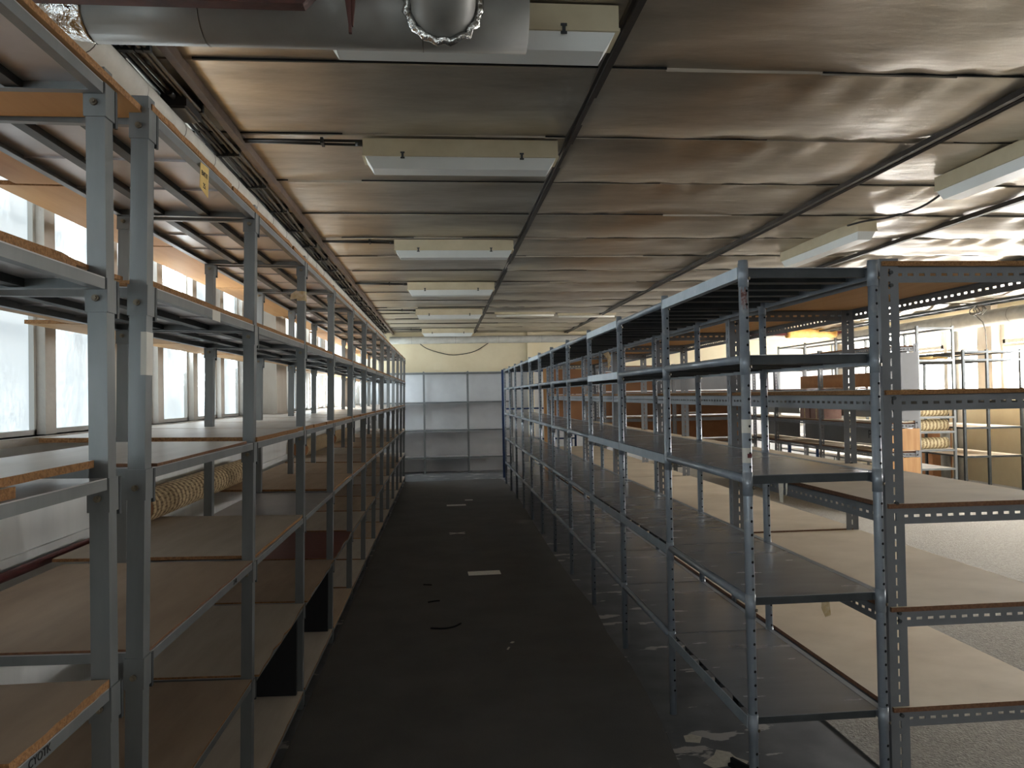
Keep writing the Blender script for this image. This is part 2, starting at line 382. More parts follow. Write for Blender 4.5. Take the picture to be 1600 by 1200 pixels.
# right wall
RS=1.5; RT=2.72
b=MB(); b.box(XRW,XRW+.3,YB,YF,0,RS); b.box(XRW,XRW+.3,YB,YF,RT,CZ+.05)
rp=[YB+.2+ i*3.05 for i in range(7)]
rp=[15.75,11.35,8.25,5.6,3.1,0.,-3.]
for y in rp: b.box(XRW-.12,XRW+.25,y,y+.34,RS,CZ,1)
struct(b.build('wall_right',['cream_wall','pillar']))
rps=sorted(rp); spans=[(rps[i]+.34,rps[i+1]) for i in range(len(rps)-1)]
b=MB(); b.box(XRW,XRW+.25,YB,3.1,RS,RT); struct(b.build('trim_8','pale_wall'))
for (a,e) in [q for q in spans if q[0]>3.]:
    b=MB(); b.box(XRW+.1,XRW+.106,a,e,RS,RT); o=b.build('window_%d'%n,'clear_pane'); struct(o); n+=1
    fb=MB(); k=4; w=(e-a)/k
    for i in range(k+1): fb.box(XRW+.04,XRW+.1,a+i*w-.05,a+i*w+.05,RS,RT)
    for z,h in ((RS+.03,.06),(2.26,.05),(RT-.03,.06)): fb.box(XRW+.05,XRW+.1,a,e,z-h/2,z+h/2)
    for i in (1,3):
        y0=a+i*w+.05; y1=a+(i+1)*w-.05
        for (p,q,z0,z1) in ((y0,y0+.05,2.3,RT-.05),(y1-.05,y1,2.3,RT-.05),(y0,y1,2.3,2.36),(y0,y1,RT-.1,RT-.05)): fb.box(XRW+.03,XRW+.1,p,q,z0,z1)
    fb.build('window_frame','pillar',o)
# ceiling strips
b=MB(); b.box(.675,.725,YB,YF,CZ-.028,CZ-.004); b.box(.69,.71,YB,YF,CZ-.04,CZ-.02); struct(b.build('trim_2','strip'))
b=MB(); b.box(2.66,2.69,YB,YF,CZ-.05,CZ-.02); b.cyl((2.72,YB,CZ-.045),(2.72,YF,CZ-.045),.012,8); struct(b.build('trim_3','strip'))
b=MB(); b.box(4.16,4.2,YB,YF,CZ-.055,CZ-.02); struct(b.build('trim_4','strip'))
b=MB(); b.box(6.18,6.22,YB,YF,CZ-.06,CZ-.02); struct(b.build('trim_5','strip'))
b=MB(); b.box(-1.05,-1.015,YB,YF,CZ-.05,CZ); struct(b.build('trim_6','strip_brown'))
# carpets
b=MB()
pr=[(.97,1.6),(.985,2.6),(1.0,3.13),(1.03,3.4),(1.06,3.71),(1.075,4.0),(1.09,4.33),(1.085,4.93),(1.12,5.5),(1.10,6.2),(1.095,7.5),(1.12,9.2),(1.16,11.4),(1.165,13.6),(1.1,14.32)]
poly=[(-.728,YB+.5,.0),(.95,YB+.5,.0)]+[(x-.02,y,.0) for x,y in pr]+[(.1,14.28,.0),(-.735,14.2,.0)]
b.prism(poly,(0,0,.006)); o=b.build('carpet_runner','runner'); tag(o,'long charcoal carpet runner laid down the middle aisle between the racks','carpet')
b=MB(); b.box(1.81,XRW,YB,YF,.0,.007); o=b.build('carpet','carpet'); tag(o,'pale grey carpet covering the floor right of the racks','carpet')
# ------------------------------------------------------------------ boards
def board(name,label,cat,x0,x1,y0,y1,z,th,mats,group=None,rz=0.,xf=None,jag=0.,ry=0.,sag=0.):
    """loose board; coordinates in the frame xf (function local->world) or world; z is its underside"""
    cx,cy=(x0+x1)/2,(y0+y1)/2; hx,hy=(x1-x0)/2,(y1-y0)/2
    b=MB(); n=10
    # front (+x) edge may be uneven
    fr=[hx+(random.uniform(-jag,jag) if jag else 0) for _ in range(n+1)]
    sg=[-sag*math.sin(math.pi*i/n) for i in range(n+1)]
    k=0
    for i in range(n+1):
        yy=-hy+2*hy*i/n
        b.v+=[(-hx,yy,sg[i]),(fr[i],yy,sg[i]),(fr[i],yy,th+sg[i]),(-hx,yy,th+sg[i])]
    for i in range(n):
        a=i*4; c=a+4
        for (p,q,mi) in ((0,1,0),(1,2,1),(2,3,0),(3,0,1)):
            b.f.append((a+p,a+q,c+q,c+p)); b.m.append(mi); b.s.append(False)
    b.f.append((0,3,2,1)); b.m.append(1); b.s.append(False)
    e=n*4; b.f.append((e,e+1,e+2,e+3)); b.m.append(1); b.s.append(False)
    p=V((cx,cy,z)); 
    if xf: p=xf(p)
    o=b.build(name,mats,None,p,(0,ry,rz)); tag(o,label,cat,group); return o

# ------------------------------------------------------------------ LEFT LONG RACK (square posts)
XL,YL,LL,LEAN=-.7467,1.8816,1.0389,.0194
NB=12; DL=.50
LV=[2.315,1.885,1.438,.985,.537,.085]
LN=['top','second-highest','third-highest','third-lowest','second-lowest','bottom']
def upright_square(levels,h,front=True):
    b=MB(); b.box(-.04,0,0,.04,0,h)
    for z in levels:
        b.box(-.0435,.0035,-.0035,.0435,z-.075,z-.001)
        b.box(-.001,.005,.043,.054,z-.085,z-.002,1)
        b.cyl((-.02,-.0035,z-.045),(-.02,-.011,z-.045),.0075,8,2)
        b.cyl((-.02,-.011,z-.045),(-.02,-.016,z-.045),.0045,8,2)
    return b.mesh('upright',['steel','dark_steel','bolt'])
def tray_square(y0,y1,D):
    b=MB()
    b.box(-D,0,y0,y1,-.0025,0,1)
    for x0,x1,xi in ((-.003,0,-.022),(-D,-D+.003,-D+.022)):
        b.box(x0,x1,y0,y1,-.024,-.0026); b.box(min(xi,x0),max(xi,x1),y0,y1,-.0262,-.024)
    for ya,yb,yi in ((y0,y0+.003,y0+.02),(y1-.003,y1,y1-.02)):
        b.box(-D+.003,-.003,ya,yb,-.024,-.0026); b.box(-D+.003,-.003,min(yi,ya),max(yi,yb),-.0262,-.024)
    for x in (-D*.36,-D*.69): b.box(x-.016,x+.016,y0+.003,y1-.003,-.021,-.0026,2)  # ribs coloured dark, so their shadow bands are painted in
    for t in (.36,.68):
        y=y0+(y1-y0)*t; b.box(-D+.003,-.003,y-.003,y+.003,-.009,-.0026,1)
    return b.mesh('shelf',['steel','steel_tray','dark_steel'])
rk=thing('shelving_rack','long grey steel rack of square posts running along the left window wall','shelving rack',(XL,YL,0),(0,LEAN,0))
um=upright_square(LV,2.345); tm=tray_square(.046,LL-.006,DL)
for i in range(NB+1):
    for x in (0,-DL+.04): link('upright',um,rk,(x,i*LL,0))
for z in LV:
    for i in range(NB): link('shelf',tm,rk,(0,i*LL,z))
ROT=Matrix.Rotation(LEAN,4,'Y')
def xl(p): return ROT@V((p[0]-XL,p[1]-YL,p[2]))+V((XL,YL,0))
def lx(z): return XL   # front face in rack frame
def lboard(lv,y0,y1,xb,col,th=.016,xf=.0,dz=.001,edge='chip',rz=0.,jag=.002,label=None,sag=0.,cat='shelf board',name='shelf_board'):
    return board(name,label,cat,xb,XL+xf,y0,y1,LV[lv]+dz,th,[col,edge],'loose boards on the left long rack',rz,xl,jag,LEAN,sag)
def bayname(i): return ORD[i]+' bay'
Yb=lambda i: YL+i*LL
# top level: long tan sheets reaching back to the windows
tops=[(1.9,2.60,-1.45),(2.62,3.62,-1.52),(3.64,4.98,-1.53),(5.0,6.72,-1.50),(6.74,8.4,-1.50),(8.42,10.1,-1.50),(10.12,11.95,-1.47),(11.97,14.3,-1.50)]
for k,(a,e,xb) in enumerate(tops):
    xb=max(xb,-1.44) if any(a<p+.42 and e>p for p in PIL) else xb
    lboard(0,a,e,xb,'tan',xf=.004,jag=.003,label='tan chipboard sheet on the top shelf of the left long rack, %s from the camera'%ORD[k],dz=.001+.0*(k%2))
for i in range(NB):
    xb=-1.43 if any(Yb(i)<p+.42 and Yb(i+1)>p for p in PIL) else -1.6
    lboard(1,Yb(i)+.045,Yb(i+1)+(.03 if i not in(2,) else -.06),xb,'tan',th=.015,xf=-.002+random.uniform(-.004,.006),label='pale chipboard on the second-highest shelf of the left long rack, %s'%bayname(i),jag=.004,dz=.001)
# third level: white planks
o=lboard(2,1.93,2.86,-1.22,'white',th=.008,xf=.0,rz=.02,edge='chip_dark',jag=.001,label='thin skewed white board on the third-highest shelf, first bay of the left rack')
y=2.95; k=0
while y<14.2:
    w=random.choice([.42,.5,.36,.56,.62]); e=min(y+w,14.3)
    if k==0: w=.82; e=y+w
    xb=-1.43 if any(y<p+.42 and e>p for p in PIL) else -1.535
    lboard(2,y,e-.004,xb,'white',th=.018,xf=random.uniform(-.006,.008),label='white faced chipboard plank on the third-highest left shelf, %s from the near end'%(['first','second','third','fourth','fifth','sixth','seventh','eighth','ninth','tenth','eleventh','twelfth','thirteenth','fourteenth','fifteenth','sixteenth','seventeenth','eighteenth','nineteenth','twentieth','twenty-first','twenty-second','twenty-third','twenty-fourth','twenty-fifth','twenty-sixth','twenty-seventh','twenty-eighth'][k]),dz=.001+.0006*(k%2),jag=.002)
    y=e; k+=1
# fourth level
cols4=['brown','grey_tan',None,'tan_low','tan_low','brown','grey_tan','tan_low','brown','tan_low','grey_tan','brown']
for i,cn in enumerate(cols4):
    if cn is None: continue
    a=Yb(i)+.045; e=Yb(i+1)-.0
    lboard(3,a,e,-1.43 if i==0 else -1.49,cn,th=.012 if i else .006,xf=-.002,edge='chip' if i%2 or i>2 else 'chip_dark',jag=.003,dz=.001+(.004 if i%2 else 0),rz=0.0,label='%s board on the third-lowest shelf of the left long rack, %s'%({'brown':'brown','grey_tan':'greyish tan','tan_low':'tan'}[cn],bayname(i)))
cols5=['brown','grey_tan','brown','maroon','grey_tan','tan_low','brown','grey_tan','tan_low','brown','tan_low','grey_tan']
for i,cn in enumerate(cols5):
    lboard(4,Yb(i)+.045,Yb(i+1)-.002,-1.30,cn,th=.008,xf=.012 if i in(1,2) else .0,jag=.008 if i in (1,2,3) else .002,edge='chip',dz=.001,label='%s board on the second-lowest shelf of the left long rack, %s'%({'brown':'brown','grey_tan':'greyish tan','tan_low':'tan','maroon':'dark red'}[cn],bayname(i)))
cols6=['grey_tan','grey_tan','grey_tan','tan_low','grey_tan','grey_tan','tan_low','grey_tan','grey_tan','grey_tan','tan_low','grey_tan']
for i,cn in enumerate(cols6):
    lboard(5,Yb(i)+.045,Yb(i+1)-.002,-1.30,cn,th=.010,xf=.004,label='%s board on the bottom shelf of the left long rack, %s'%({'grey_tan':'greyish tan','tan_low':'tan'}[cn],bayname(i)),edge='chip' if i%3 else 'tan')
# black partition boards standing on the bottom shelf
for k,i in enumerate((1,2)):
    p=xl((XL-.02-.22,Yb(i+1)-.05,LV[5]+.013)); b=MB(); b.box(-.22,.22,-.012,.012,0,LV[4]-LV[5]-.052)
    o=b.build('black_panel','black',None,p,(0,LEAN,0)); tag(o,'black panel standing upright on the bottom left shelf, %s'%('end of second bay' if k==0 else 'end of third bay'),'panel','black upright panels')
# ------------------------------------------------------------------ near left rack
X0=-.726; Y0=1.70
rk0=thing('shelving_rack','grey steel square-post rack cut off by the left edge, nearest the camera','shelving rack',(X0,Y0,0))
L0=[2.300,1.872,1.437,.985,.537,.085]
um0=upright_square(L0,2.335); tm0=tray_square(-1.0,-.006,DL)
for y in (0,-1.04):
    for x in (0,-DL+.04): link('upright',um0,rk0,(x,y,0))
for z in L0: link('shelf',tm0,rk0,(0,0,z))
G0='loose boards on the nearest left rack'
board('shelf_board','tan chipboard overhanging the top of the nearest left rack','shelf board',-1.5,-.716,.72,1.915,2.302,.016,['tan','chip'],G0)
board('shelf_board','rough-edged tan board on the second-highest shelf of the nearest left rack','shelf board',-1.52,-.735,.72,1.60,1.874,.018,['tan','chip'],G0,jag=.008)
board('shelf_board','tan sheet bridging the gap behind the nearest left rack post, second-highest shelf','shelf board',-1.52,-.76,1.61,1.86,1.890,.010,['tan','chip'],G0,jag=.004)
board('shelf_board','white faced chipboard lowest of the pile on the third-highest near left shelf','shelf board',-1.45,-.735,.72,1.36,1.4385,.02,['white','chip'],G0,jag=.003)
board('shelf_board','white faced chipboard stacked askew on the third-highest near left shelf','shelf board',-1.45,-.745,1.10,1.685,1.460,.016,['white','chip'],G0,rz=.02,jag=.003)
board('shelf_board','dark brown board with thick raw edge, third-lowest shelf of nearest left rack','shelf board',-1.25,-.724,1.32,1.69,.987,.018,['brown','chip'],G0,jag=.002)
board('shelf_board','dark brown board beside the frame edge, third-lowest near left shelf','shelf board',-1.25,-.722,.72,1.305,.987,.018,['brown','chip'],G0,jag=.002)
board('shelf_board','brown board on the second-lowest shelf of the nearest left rack','shelf board',-1.25,-.727,.72,1.69,.539,.012,['brown','chip'],G0)
# handwriting on the front lips
def lip_text(txt,size,y,z,parent,x=.0008):
    me=text_mesh(txt,size,'ink'); o=link('handwriting',me,parent,(x,y,z),frame_rot((0,1,0),(0,0,1))); o['label']='black handwriting'; return o
lip_text('CYOTK',.022,-.285,.972,rk0)
lip_text('ZAI8.',.02,.80,.972,rk)
# stickers and tape on posts
b=MB(); b.box(-.012,.0015,-.0015,.0405,1.665,1.77); o=b.build('paper_label','paper',rk); o['label']='white paper sticker on the first post'
b=MB(); b.box(-.0405,.0015,2*LL-.0015,2*LL+.0415,2.11,2.16); b.prism([(-.0405,2*LL-.001,2.12),(-.075,2*LL-.004,2.115),(-.07,2*LL-.004,2.145),(-.0405,2*LL-.001,2.165)],(0,.003,0)); o=b.build('parcel_tape','tape',rk); o['label']='torn brown parcel tape around third post'
b=MB(); b.box(.0002,.0012,.52,.60,1.852,1.885); o=b.build('paper_label','paper',rk); o['label']='pale paper strip on the shelf lip'
# yellow tag hanging from the top lip
p=xl((XL+.006,2.29,2.300)); b=MB(); b.prism([(0,-.034,0),(0,.042,.004),(0,.036,-.088),(0,-.042,-.074)],(.0012,0,0))
tg=b.build('price_tag','yellow',None,p,(0,LEAN,.0)); tag(tg,'yellow handwritten paper tag hanging from the top left shelf edge','tag')
for t,z,s in (('витл',-.026,.026),('25.',-.062,.022)):
    me=text_mesh(t,s,'ink'); o=link('handwriting',me,tg,(.0016,0,z),frame_rot((0,1,0),(0,0,1)))
# rolls on the third-lowest shelf
def roll(name,label,x,y0,y1,z,r,material,group,inner='card'):
    b=MB(); n=20; K=40
    pts=[(0,(y1-y0)*i/K,r) for i in range(K+1)]
    b.tube(pts,r,n,0,True,1)
    b.cyl((0,-.004,r),(0,.0,r),r*.35,12,2)
    me=b.mesh(name,[material,'card','hole'])
    uvl=me.uv_layers.new(name='UVMap')
    for poly in me.polygons:
        for li,vi in zip(poly.loop_indices,poly.vertices):
            i=vi//n; j=vi%n
            jj=j/n
            if poly.index in b.uv and j==0 and any(vv%n==n-1 for vv in poly.vertices): jj=1.
            uvl.data[li].uv=(jj*2*math.pi*r, (y1-y0)*i/K)
    o=link(name,me,None,(x,y0,z)); tag(o,label,'fabric roll',group); return o
roll('fabric_roll','tan woven roll nearest the camera, lying along the left wall shelf',-1.44,3.66,5.62,1.02,.078,'weave','rolls on the left long rack')
roll('fabric_roll','second woven roll lying along the left wall shelf, behind the nearest roll',-1.42,7.6,9.2,1.02,.08,'weave','rolls on the left long rack')
roll('fabric_roll','farthest tan roll lying along the left wall shelf',-1.42,9.6,11.2,1.02,.075,'weave','rolls on the left long rack')
# red pipe and valve by the wall
b=MB(); b.cyl((XLW+.035,YB+.5,1.005),(XLW+.035,3.4,1.005),.017,12); 
for y in (1.0,2.7): b.box(XLW+.002,XLW+.03,y,y+.02,.995,1.015)
o=b.build('heating_pipe','red_pipe'); tag(o,'dark red pipe running along the left wall below the windows','pipe')
t=thing('pipe_valve','small black and red valve on the wall behind the first left post','valve',(XLW+.035,3.62,1.02)); t.scale=(.75,.75,.75)
b=MB(); b.cyl((0,-.09,0),(0,.08,0),.02,12); b.cyl((0,0,0),(0,0,.06),.016,10); b.build('body','red_pipe',t)
b=MB(); b.cyl((0,0,.075),(0,0,.09),.045,16); b.cyl((0,0,.05),(0,0,.08),.01,8); b.cyl((0,-.06,.03),(0,-.03,.03),.026,12); b.build('handwheel','cable',t)

# ------------------------------------------------------------------ RIGHT TUBE RACK
XR,YR,LR=1.118,2.681,.9808; NR=11; DR=.505
RV=[2.062,1.735,1.288,.838,.398]
tr=thing('shelving_rack','long blue-grey rack of round tube posts along the right side of the aisle','shelving rack',(XR,YR,0))
def upright_tube(fr):
    b=MB(); b.cyl((0,0,0),(0,0,2.085),.0172,14)
    for z in RV: b.cyl((0,0,z-.075),(0,0,z+.012),.0188,14)
    for k in range(40):
        z=.12+k*.05
        if any(r-.08<z<r+.02 for r in RV): continue
        d=V((.30,-.954,0)); p=V((0,0,z))+d*.0166
        b.cyl(p,p+d*.0012,.0052,8,1)
    for z in RV:
        d=V((.75,-.66,0)); p=V((0,0,z-.045))+d*.019; b.cyl(p,p+d*.006,.006,8,2)
    return b.mesh('upright',['tube','hole','bolt'])
ut=upright_tube(True)
for i in range(NR+1):
    for x in (0,DR): link('upright',ut,tr,(x,i*LR,0))
def rail(kind,mm='tube'):
    b=MB()
    if kind=='round': b.cyl((0,.018,-.017),(0,LR-.018,-.017),.0158,14)
    else: b.box(-.018,-.014,.012,LR-.012,-.044,0); b.box(-.014,.012,.012,LR-.012,-.044,-.041)
    return b.mesh('front_rail',['tube' if kind=='round' else 'rail_flat'])
rm={'r':rail('round'),'f':rail('flat')}
b=MB(); b.box(.006,.012,.018,LR-.018,-.045,0); b.box(-.014,.006,.018,LR-.018,-.004,0); bkm=b.mesh('back_rail',['tube'])
kinds=['frfrrrfrrrr','rrfrrrrrrrr','rffrrrrrrrr','rffrrrrrrrr','frrrrrrrrrr']
def tray_tube():
    b=MB(); b.box(.008,DR-.008,.004,LR-.004,-.0035,-.001,0)
    for ya,yb in ((.02,.023),(LR-.023,LR-.02)): b.box(.018,DR-.018,ya,yb,-.034,-.0035,1)
    b.box(.018,DR-.018,.02,.04,-.036,-.034,1)
    for t in (.2,.4,.6,.8):
        y=LR*t; b.box(.012,DR-.012,y-.03,y-.027,-.03,-.0035,1); b.box(.012,DR-.012,y+.027,y+.03,-.03,-.0035,1); b.box(.012,DR-.012,y-.03,y+.03,-.032,-.03,1)
    return b.mesh('shelf',['tube_tray','dark_steel'])
tt=tray_tube()
for k,z in enumerate(RV):
    for i in range(NR):
        link('front_rail',rm[kinds[k][i]],tr,(0,i*LR,z))
        link('shelf',tt,tr,(0,i*LR,z-(.002 if k==0 else .0)))
    for i in range(NR): link('back_rail',bkm,tr,(DR,i*LR,z))
for z0,z1,lab in ((1.445,1.495,'white printed sticker'),(1.335,1.39,'white sticker with a red mark')):
    b=MB(); n=14
    ring=[(math.cos(a)*.0178,math.sin(a)*.0178) for a in [math.radians(150+i*150/10) for i in range(11)]]
    for (x,y) in ring: b.v+=[(x,y,z0),(x,y,z1)]
    for i in range(10): b.f.append((2*i,2*i+2,2*i+3,2*i+1)); b.m.append(0); b.s.append(True)
    o=b.build('paper_label','paper',tr); o['label']=lab
    if z0>1.4:
        for r_ in range(5):
            me=text_mesh('ııı ıı',.007,'ink') if False else None
    else:
        b=MB(); b.box(-.006,.010,-.0196,-.0186,z0+.018,z0+.034); q=b.build('red_mark','red_pipe',o)
b=MB()
for i in range(8):
    a=math.radians(215+i*11); w_=.012*math.sin(i*1.7)
    b.v+=[(math.cos(a)*.0177,math.sin(a)*.0177,1.91+w_),(math.cos(a)*.0177,math.sin(a)*.0177,1.975+w_)]
for i in range(7): b.f.append((2*i,2*i+2,2*i+3,2*i+1)); b.m.append(0); b.s.append(True)
o=b.build('worn_patch','worn',tr); o['label']='chipped rusty patch on the first post'
# scraps on the tube rack
b=MB(); b.prism([(0,0,0),(.03,.0,-.01),(.036,.004,-.06),(.012,.0,-.065),(-.002,.002,-.03)],(0,.002,0))
o=b.build('tape_scrap','tape',None,(1.42,YR+.05,RV[3]-.036)); tag(o,'torn brown tape scrap hanging under the nearest right metal shelf','tape')
b=MB(); b.prism([(0,0,0),(.02,0,0),(.017,.002,-.075),(.004,.0,-.07)],(0,.002,0)); b.prism([(.028,0,0),(.036,0,0),(.034,.002,-.04),(.028,0,-.05)],(0,.002,0))
o=b.build('tape_scrap','clear_tape',None,(1.25,YR+.03,RV[2]-.036)); tag(o,'clear tape strip dangling below the third-highest right metal shelf','tape')
b=MB(); b.prism([(0,0,0),(.05,0,.02),(.075,.004,-.03),(.06,0,-.12),(.045,.002,-.15),(.04,0,-.05)],(0,.003,0))
o=b.build('tape_scrap','tape',None,(1.50,YR+4.2,RV[0]-.09)); tag(o,'crumpled tape scrap hanging from the right rack top near its middle','tape')

# ------------------------------------------------------------------ DEXION ROW 1
DX0,DX1,DY0,DP,ND=1.690,2.46,2.74,1.53,6
DV=[2.072,1.574,1.137,.742,.360]
dx=thing('slotted_angle_rack','wide grey slotted-angle rack behind the tube rack, with cream boards','shelving rack',(DX0,DY0,0))
W=DX1-DX0
def angle_post(sx,sy,h=2.095,pw=.075,mname='angle'):
    b=MB()
    b.slotplate((0,0,0),(0,0,1),(sx,0,0),(0,sy,0),h,pw,.004,.0497,.029,.0085)
    b.slotplate((0,sy*.004,0),(0,0,1),(0,sy,0),(sx,0,0),h,pw-.02,.004,.0497,.029,.0085)
    for z in (2.04,1.99,1.555,1.15,.73,.70,.34):
        b.cyl((sx*.04,-.001*sy,z),(sx*.04,-.012*sy,z),.0075,8,1)
    return b.mesh('upright',[mname,'dark_steel'])
pm={(sx,sy):angle_post(sx,sy) for sx in (1,-1) for sy in (1,-1)}
for i in range(ND+1):
    sy=1 if i<ND else -1
    for sx in (1,-1): link('upright',pm[(sx,sy)],dx,(0 if sx>0 else W,i*DP,.0075))
def beamY(L,H,sx):
    b=MB(); b.slotplate((0,0,-H),(0,1,0),(0,0,1),(sx,0,0),L,H,.003); b.box(0,sx*.03,0,L,-.003,0); return b.mesh('beam',['angle'])
def beamX(L,H,sy):
    b=MB(); b.slotplate((0,0,-H),(1,0,0),(0,0,1),(0,sy,0),L,H,.003); b.box(0,L,0,sy*.03,-.003,0); return b.mesh('beam',['angle'])
byl=beamY(DP-.006,.06,1); byr=beamY(DP-.006,.06,-1); bx=beamX(W-.084,.062,1)
for z in DV:
    for i in range(ND):
        link('beam',byl,dx,(.0042,i*DP+.003,z)); link('beam',byr,dx,(W-.0042,i*DP+.003,z))
    for i in range(ND+1):
        if i in (0,1,2,3,4,6): link('beam',bx,dx,(.042+.0,i*DP+(.006 if i<ND else -.036),z))
DN=['top','second-highest','middle','second-lowest','bottom']
for k,z in enumerate(DV):
    for i in range(ND):
        a=DY0+i*DP+(-.012 if i==0 else .004); e=DY0+(i+1)*DP-.002
        board('shelf_board','%s board on the %s shelf of the slotted-angle rack, %s bay from the camera'%('brown-edged tan' if k==0 else 'cream',DN[k],ORD[i]),'shelf board',DX0+.006,DX1-.004,a,e,z+.0012+(.008 if (k==3 and i==1) else 0),.018,['tan' if k==0 else 'cream','chip' if k in (0,1) else 'chip_dark'],'boards on the slotted-angle rack')
# brown panels closing its far end
for k,(z0,z1) in enumerate(((1.60,2.005),(1.16,1.51))):
    b=MB(); b.box(DX0+.05,DX1-.06,DY0+ND*DP-.012,DY0+ND*DP-.006,z0,z1); o=b.build('end_panel','hardboard'); tag(o,'brown hardboard panel closing the far end of the slotted-angle rack, %s'%('upper' if k==0 else 'lower'),'panel')
b=MB(); b.box(0,.15,0,.02,0,2.107); o=b.build('wood_board','ply',None,(1.67,12.35,.003))
tag(o,'light wooden board standing upright at the far end of the right racks','board')
b=MB(); b.prism([(0,0,0),(.04,.01,.0),(.05,.02,.02),(.015,.015,.045)],(0,.02,.004)); o=b.build('paper_scrap','paper',None,(2.0,4.9,DV[2]+.022)); tag(o,'small crumpled paper scrap on the middle cream board','paper')

# ------------------------------------------------------------------ END RACK and BLUE RACK
def simple_rack(name,label,x0,x1,y0,y1,xs,levels,h,pw,mname,tray,post_round=False,ys=None,lip=.03):
    t=thing(name,label,'shelving rack',(x0,y0,0))
    b=MB()
    b.box(-pw/2,pw/2,0,pw,0,h); pmesh=b.mesh('upright',[mname])
    for x in xs:
        for y in (ys or (0,y1-y0-pw)): link('upright',pmesh,t,(x-x0,y,0))
    for z in levels:
        for i in range(len(xs)-1):
            b=MB(); a=xs[i]-x0+pw/2; e=xs[i+1]-x0-pw/2
            b.box(a,e,.002,y1-y0-.002,z-.004,z,1); b.box(a,e,.0,.003,z-lip,z,0); b.box(a,e,y1-y0-.003,y1-y0,z-lip,z,0)
            b.box(a,a+.003,.003,y1-y0-.003,z-lip,z-.004,0); b.box(e-.003,e,.003,y1-y0-.003,z-lip,z-.004,0)
            b.build('shelf',[mname,tray],t)
    return t
simple_rack('wall_rack','grey steel rack standing across the far end wall of the aisle',-1.3,1.45,15.6,16.02,[-1.31,-.393,.524,1.44],[2.10,1.49,.91,.345],2.12,.03,'steel','steel_tray')
simple_rack('blue_rack','blue steel rack just beyond the far end of the right tube rack',1.16,2.6,14.05,14.55,[1.16,2.5],[2.08,1.36,.78,.3],2.1,.035,'blue','steel_tray')

# ------------------------------------------------------------------ CROSS RACK with hardboard back
def dex_rack(name,label,x0,x1,y0,y1,xs,ys,levels,h,bmat='cream'):
    """slotted-angle rack; posts at xs x ys"""
    t=thing(name,label,'shelving rack',(x0,y0,0))
    pmx={(sx,sy):angle_post(sx,sy,h,.06) for sx in (1,-1) for sy in (1,-1)}
    for i,x in enumerate(xs):
        for j,y in enumerate(ys):
            sx=1 if i<len(xs)-1 else -1; sy=1 if j<len(ys)-1 else -1
            link('upright',pmx[(sx,sy)],t,(x-x0,y-y0,.0075))
    for z in levels:
        for j,y in enumerate(ys):
            for i in range(len(xs)-1):
                sy=1 if j<len(ys)-1 else -1
                link('beam',beamX(xs[i+1]-xs[i]-.01,.055,sy),t,(xs[i]-x0+.005,y-y0+.005*sy,z))
        for i,x in enumerate(xs):
            for j in range(len(ys)-1):
                sx=1 if i<len(xs)-1 else -1
                link('beam',beamY(ys[j+1]-ys[j]-.012,.055,sx),t,(x-x0+.005*sx,ys[j]-y0+.006,z-.001))
    return t
cy0=12.6
cr=dex_rack('slotted_angle_rack','slotted-angle rack with brown back panels standing across the far right floor',2.7,5.46,cy0,cy0+.6,[2.72,3.95,5.44],[cy0,cy0+.6],[2.05,1.60,1.16,.74,.36],2.08)
for k,z in enumerate((2.05,1.60,1.16,.74,.36)):
    for i,(a,e) in enumerate(((2.74,3.94),(3.96,5.42))):
        board('shelf_board','cream board on the %s shelf of the cross rack, %s half'%(DN[k],'nearer the aisle' if i==0 else 'away from the aisle'),'shelf board',a,e,cy0+.01,cy0+.59,z+.001,.018,['cream','chip_dark'],'boards on the cross rack')
for z0,z1,a,e,mm,l in ((1.64,1.98,2.79,3.92,'hardboard','brown back panel above the second-highest shelf of the cross rack'),(1.20,1.53,2.79,3.92,'hardboard','brown back panel below the second-highest cross rack shelf, aisle half'),
        (1.20,1.53,4.02,5.40,'hardboard','dark brown back panel in the outer half of the cross rack'),(1.64,1.96,4.02,5.40,'grey_panel','grey back panel in the upper outer half of the cross rack'),(.78,1.09,2.79,3.92,'card','cardboard coloured back panel low in the cross rack, aisle half'),(.78,1.09,4.02,5.40,'card','cardboard coloured back panel low in the cross rack, outer half')):
    b=MB(); b.box(a,e,cy0+.58,cy0+.586,z0,z1); o=b.build('back_panel',mm); tag(o,l,'panel')

# ------------------------------------------------------------------ ROW 2 (far right)
r2=dex_rack('slotted_angle_rack','grey slotted-angle rack with grey and plywood end panels, far right','5.5' and 5.55,6.1,9.1,13.6,[5.55,6.1],[9.1,10.6,12.1,13.6],[2.13,1.60,1.14,.77,.36],2.17)
for k,z in enumerate((2.13,1.60,1.14,.77,.36)):
    for i in range(3):
        board('shelf_board','cream board on the %s shelf of the far right slotted rack, %s bay'%(DN[k],ORD[i]),'shelf board',5.565,6.085,9.12+1.5*i,10.58+1.5*i,z+.001,.018,['cream','chip_dark'],'boards on the far right slotted rack')
for z0,z1,mm,l in ((1.18,2.06,'grey_panel','pale grey panel on the near end of the far right slotted rack'),(.80,1.08,'ply','orange plywood panel on the far right rack end, below the grey panel'),(.40,.71,'ply','orange plywood panel lowest on the far right rack end')):
    b=MB(); b.box(5.56,6.09,9.085,9.094,z0,z1); o=b.build('end_panel',mm); tag(o,l,'panel')
